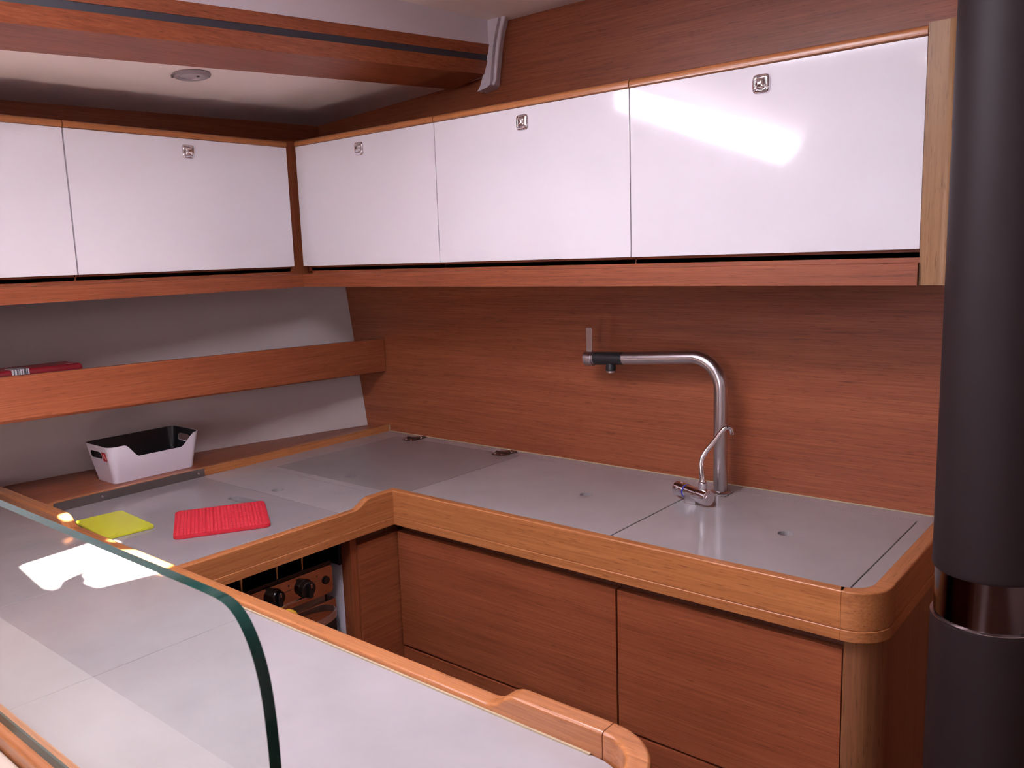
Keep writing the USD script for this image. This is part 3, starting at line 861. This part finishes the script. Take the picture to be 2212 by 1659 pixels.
lb = ext(sbox(-.0115, -.0135, .0115, .0135), 0, .0005)
put('label', on_end(lb, -2.381, -.531), REDL, bk, smooth=False, label='red label with a white letter A')
tm = meshkit.text_mesh('A', .0155, .0004); tm.apply_translation([-tm.bounds[:, 0].mean(), -.0078, .0004])
put('label_letter', on_end(tm, -2.381, -.531), PAPER, bk, smooth=False)

# dark red wrapped package on the shelf
pk = thing('red_package', 'dark red wrapped package lying behind the fiddle board on the open shelf', 'package', (-2.53, .78, -.37))
put('wrapping', box(-2.585, -2.478, .50, 1.058, -.355, -.2655, .012, 3), REDP, pk)
lbm = box(-2.53, -2.4772, .868, .912, -.30, -.2646, .001, 2)
put('paper_label', lbm, PAPER, pk, label='white barcode label')
for k, (o, w_) in enumerate(((.872, .003), (.880, .002), (.8835, .0012), (.886, .0025), (.893, .0015), (.898, .006), (.906, .0022))):
    put('barcode_bar', cat_(box(-2.524, -2.4765, o, o + w_, -.290, -.2643)), INK, pk, smooth=False)
put('printed_emblem', cat_(cyl((-2.490, 1.022, -.2656), (-2.490, 1.022, -.2650), .012, 20), cyl((-2.490, 1.035, -.2656), (-2.490, 1.035, -.2650), .009, 20)), PINK, pk, label='pale pink printed emblem')

# ================================================================== ISLAND IN FRONT
IY0, IY1 = .795, .826         # far rail
isl = thing('island_counter', 'pale grey island counter in the foreground', 'counter', (-1.4, .58, -1.542))
for (xa, xb) in ((-2.62, -1.7005), (-1.6995, -1.2805), (-1.2795, -.478)):
    poly = sbox(xa, .3745, xb, IY0 - .0004)
    if xb > -.6:
        poly = sbox(xa, .3745, -.54, IY0 - .0004).union(Point(-.54, IY0 - .0624).buffer(.062, quad_segs=12).intersection(sbox(-.56, .6, -.4, .9))).union(sbox(-.56, .3745, -.478, IY0 - .062))
    put('top_panel', ext_bevel(poly, ZC - .018, ZC, .0006), LAM, isl, smooth=False)
put('base', box(-2.62, -.53, .40, .78, -1.50, -.705), TX, isl)
put('apron', box(-2.62, -.53, .376, .793, -.704, ZC - .0185), TX, isl)
ir = thing('island_rail', 'honey wooden rail with raised ends along the foreground counter', 'rail', (-1.3, .81, -.69))
IL, IH = -.612, -.586
xs = [-2.62, -2.3, -2.112, -2.104, -2.096, -2.086, -2.076, -2.066, -2.056, -2.046, -1.9, -1.5, -1.1, -.8, -.728, -.720, -.712, -.704, -.696, -.688, -.680, -.672, -.62, -.5335]
hz = [0, 0, 0, .04, .14, .36, .64, .86, .96, 1, 1, 1, 1, 1, 1, .96, .86, .66, .40, .18, .06, 0, 0, 0]
S = [((x, IY0), (x, IY1), -.69, IH + (IL - IH) * h) for x, h in zip(xs, hz)]
put('far_rail', ribbon(S, .006, 4), RX, ir)
ro_, ri_ = .088, .057
S = [((-.5322, IY0), (-.5322, IY1), -.69, IH)]
for o, i_ in zip(arc(-.532, IY1 - ro_, ro_, 90, 0, 16), arc(-.532, IY0 - ri_, ri_, 90, 0, 16)):
    S.append((tuple(i_), tuple(o), -.69, IH))
S.append(((-.475, .41), (-.444, .41), -.69, IH))
put('corner_piece', ribbon(S, .006, 4), RX, ir)
put('sealant_line', cat_(box(-2.62, -.55, IY0 - .0034, IY0 + .001, ZC - .002, ZC + .0022)), CAULK, ir, label='pale sealant line')
put('near_rail', ribbon([((-2.62, .374), (-2.62, .340), -.622, -.592), ((-.48, .374), (-.48, .340), -.622, -.592)], .007, 4), RX, ir)
put('near_fascia', box(-2.62, -.48, .345, .374, -.70, -.6225), TX, ir)

# glass screen standing on the near rail
gs = thing('glass_screen', 'clear glass screen with green polished edge and rounded corner, in the foreground', 'glass screen', (-1.2, .357, -.592))
def chaikin(p, k=3):
    p = np.array(p, float)
    for _ in range(k):
        q = np.empty((2 * len(p) - 2, 2)); q[0::2] = .75 * p[:-1] + .25 * p[1:]; q[1::2] = .25 * p[:-1] + .75 * p[1:]
        p = np.vstack([p[:1], q, p[-1:]])
    return p


corner = chaikin([(-.5625, -.46), (-.5625, -.42), (-.563, -.38), (-.566, -.345), (-.573, -.318), (-.584, -.298), (-.597, -.2845), (-.613, -.2775), (-.64, -.2765), (-.70, -.2765)])
gp = [(-2.05, -.5918), (-.5625, -.5918)] + [tuple(p) for p in corner] + [(-2.05, -.2765)]
G0, G1 = .3515, .3625
n = len(gp); gpa = np.array(gp)
tri = trimesh.creation.triangulate_polygon(Polygon(gp), engine='earcut')
fv, ff = np.array(tri[0]), np.array(tri[1])
face = lambda y: trimesh.Trimesh(np.c_[fv[:, 0], np.full(len(fv), y), fv[:, 1]], ff, process=False)
A = face(G0); B = face(G1); B.invert()
if (A.face_normals[0][1] > 0):
    A.invert(); B.invert()
put('pane', A, PANE, gs, smooth=False)
put('back_face', B, BACKF, gs, smooth=False)
V = np.vstack([np.c_[gpa[:, 0], np.full(n, G0), gpa[:, 1]], np.c_[gpa[:, 0], np.full(n, G1), gpa[:, 1]]]); F = []
for i in range(n):
    j = (i + 1) % n; F += [(i, n + i, n + j), (i, n + j, j)]
em = trimesh.Trimesh(V, F, process=False)
put('polished_edge', em, EDGE, gs, smooth=30, label='dark green polished glass edge')

# cream seat back on the near side of the island
put('settee_back', box(-2.6, -.55, .20, .3392, -1.15, -.611, .008, 4), CREAM, label='cream padded seat back against the near side of the island', cat='seat')

# ================================================================== MAST
ms = thing('mast', 'thick dark brown round mast with a shiny metal band', 'mast', (-.2216, 1.40, -1.542))
mx, my, mr = -.2216, 1.40, .0785
put('lower_sleeve', lathe([(mr, -1.542), (mr, -.580), (mr - .0012, -.576), (mr - .005, -.5752)], (0, 0, 1), (mx, my, 0), 72), MASTM, ms)
put('metal_band', lathe([(mr - .004, -.5755), (mr - .004, -.495)], (0, 0, 1), (mx, my, 0), 72), RING, ms, label='shiny dark steel band')
put('band_edge', lathe([(mr - .0045, -.5755), (mr + .0004, -.5755), (mr + .0004, -.5742), (mr - .0045, -.5738)], (0, 0, 1), (mx, my, 0), 72), STEEL, ms)
put('upper_sleeve', lathe([(mr - .005, -.499), (mr - .001, -.4985), (mr + .0006, -.494), (mr, -.486), (mr, .684)], (0, 0, 1), (mx, my, 0), 72), MASTM, ms)
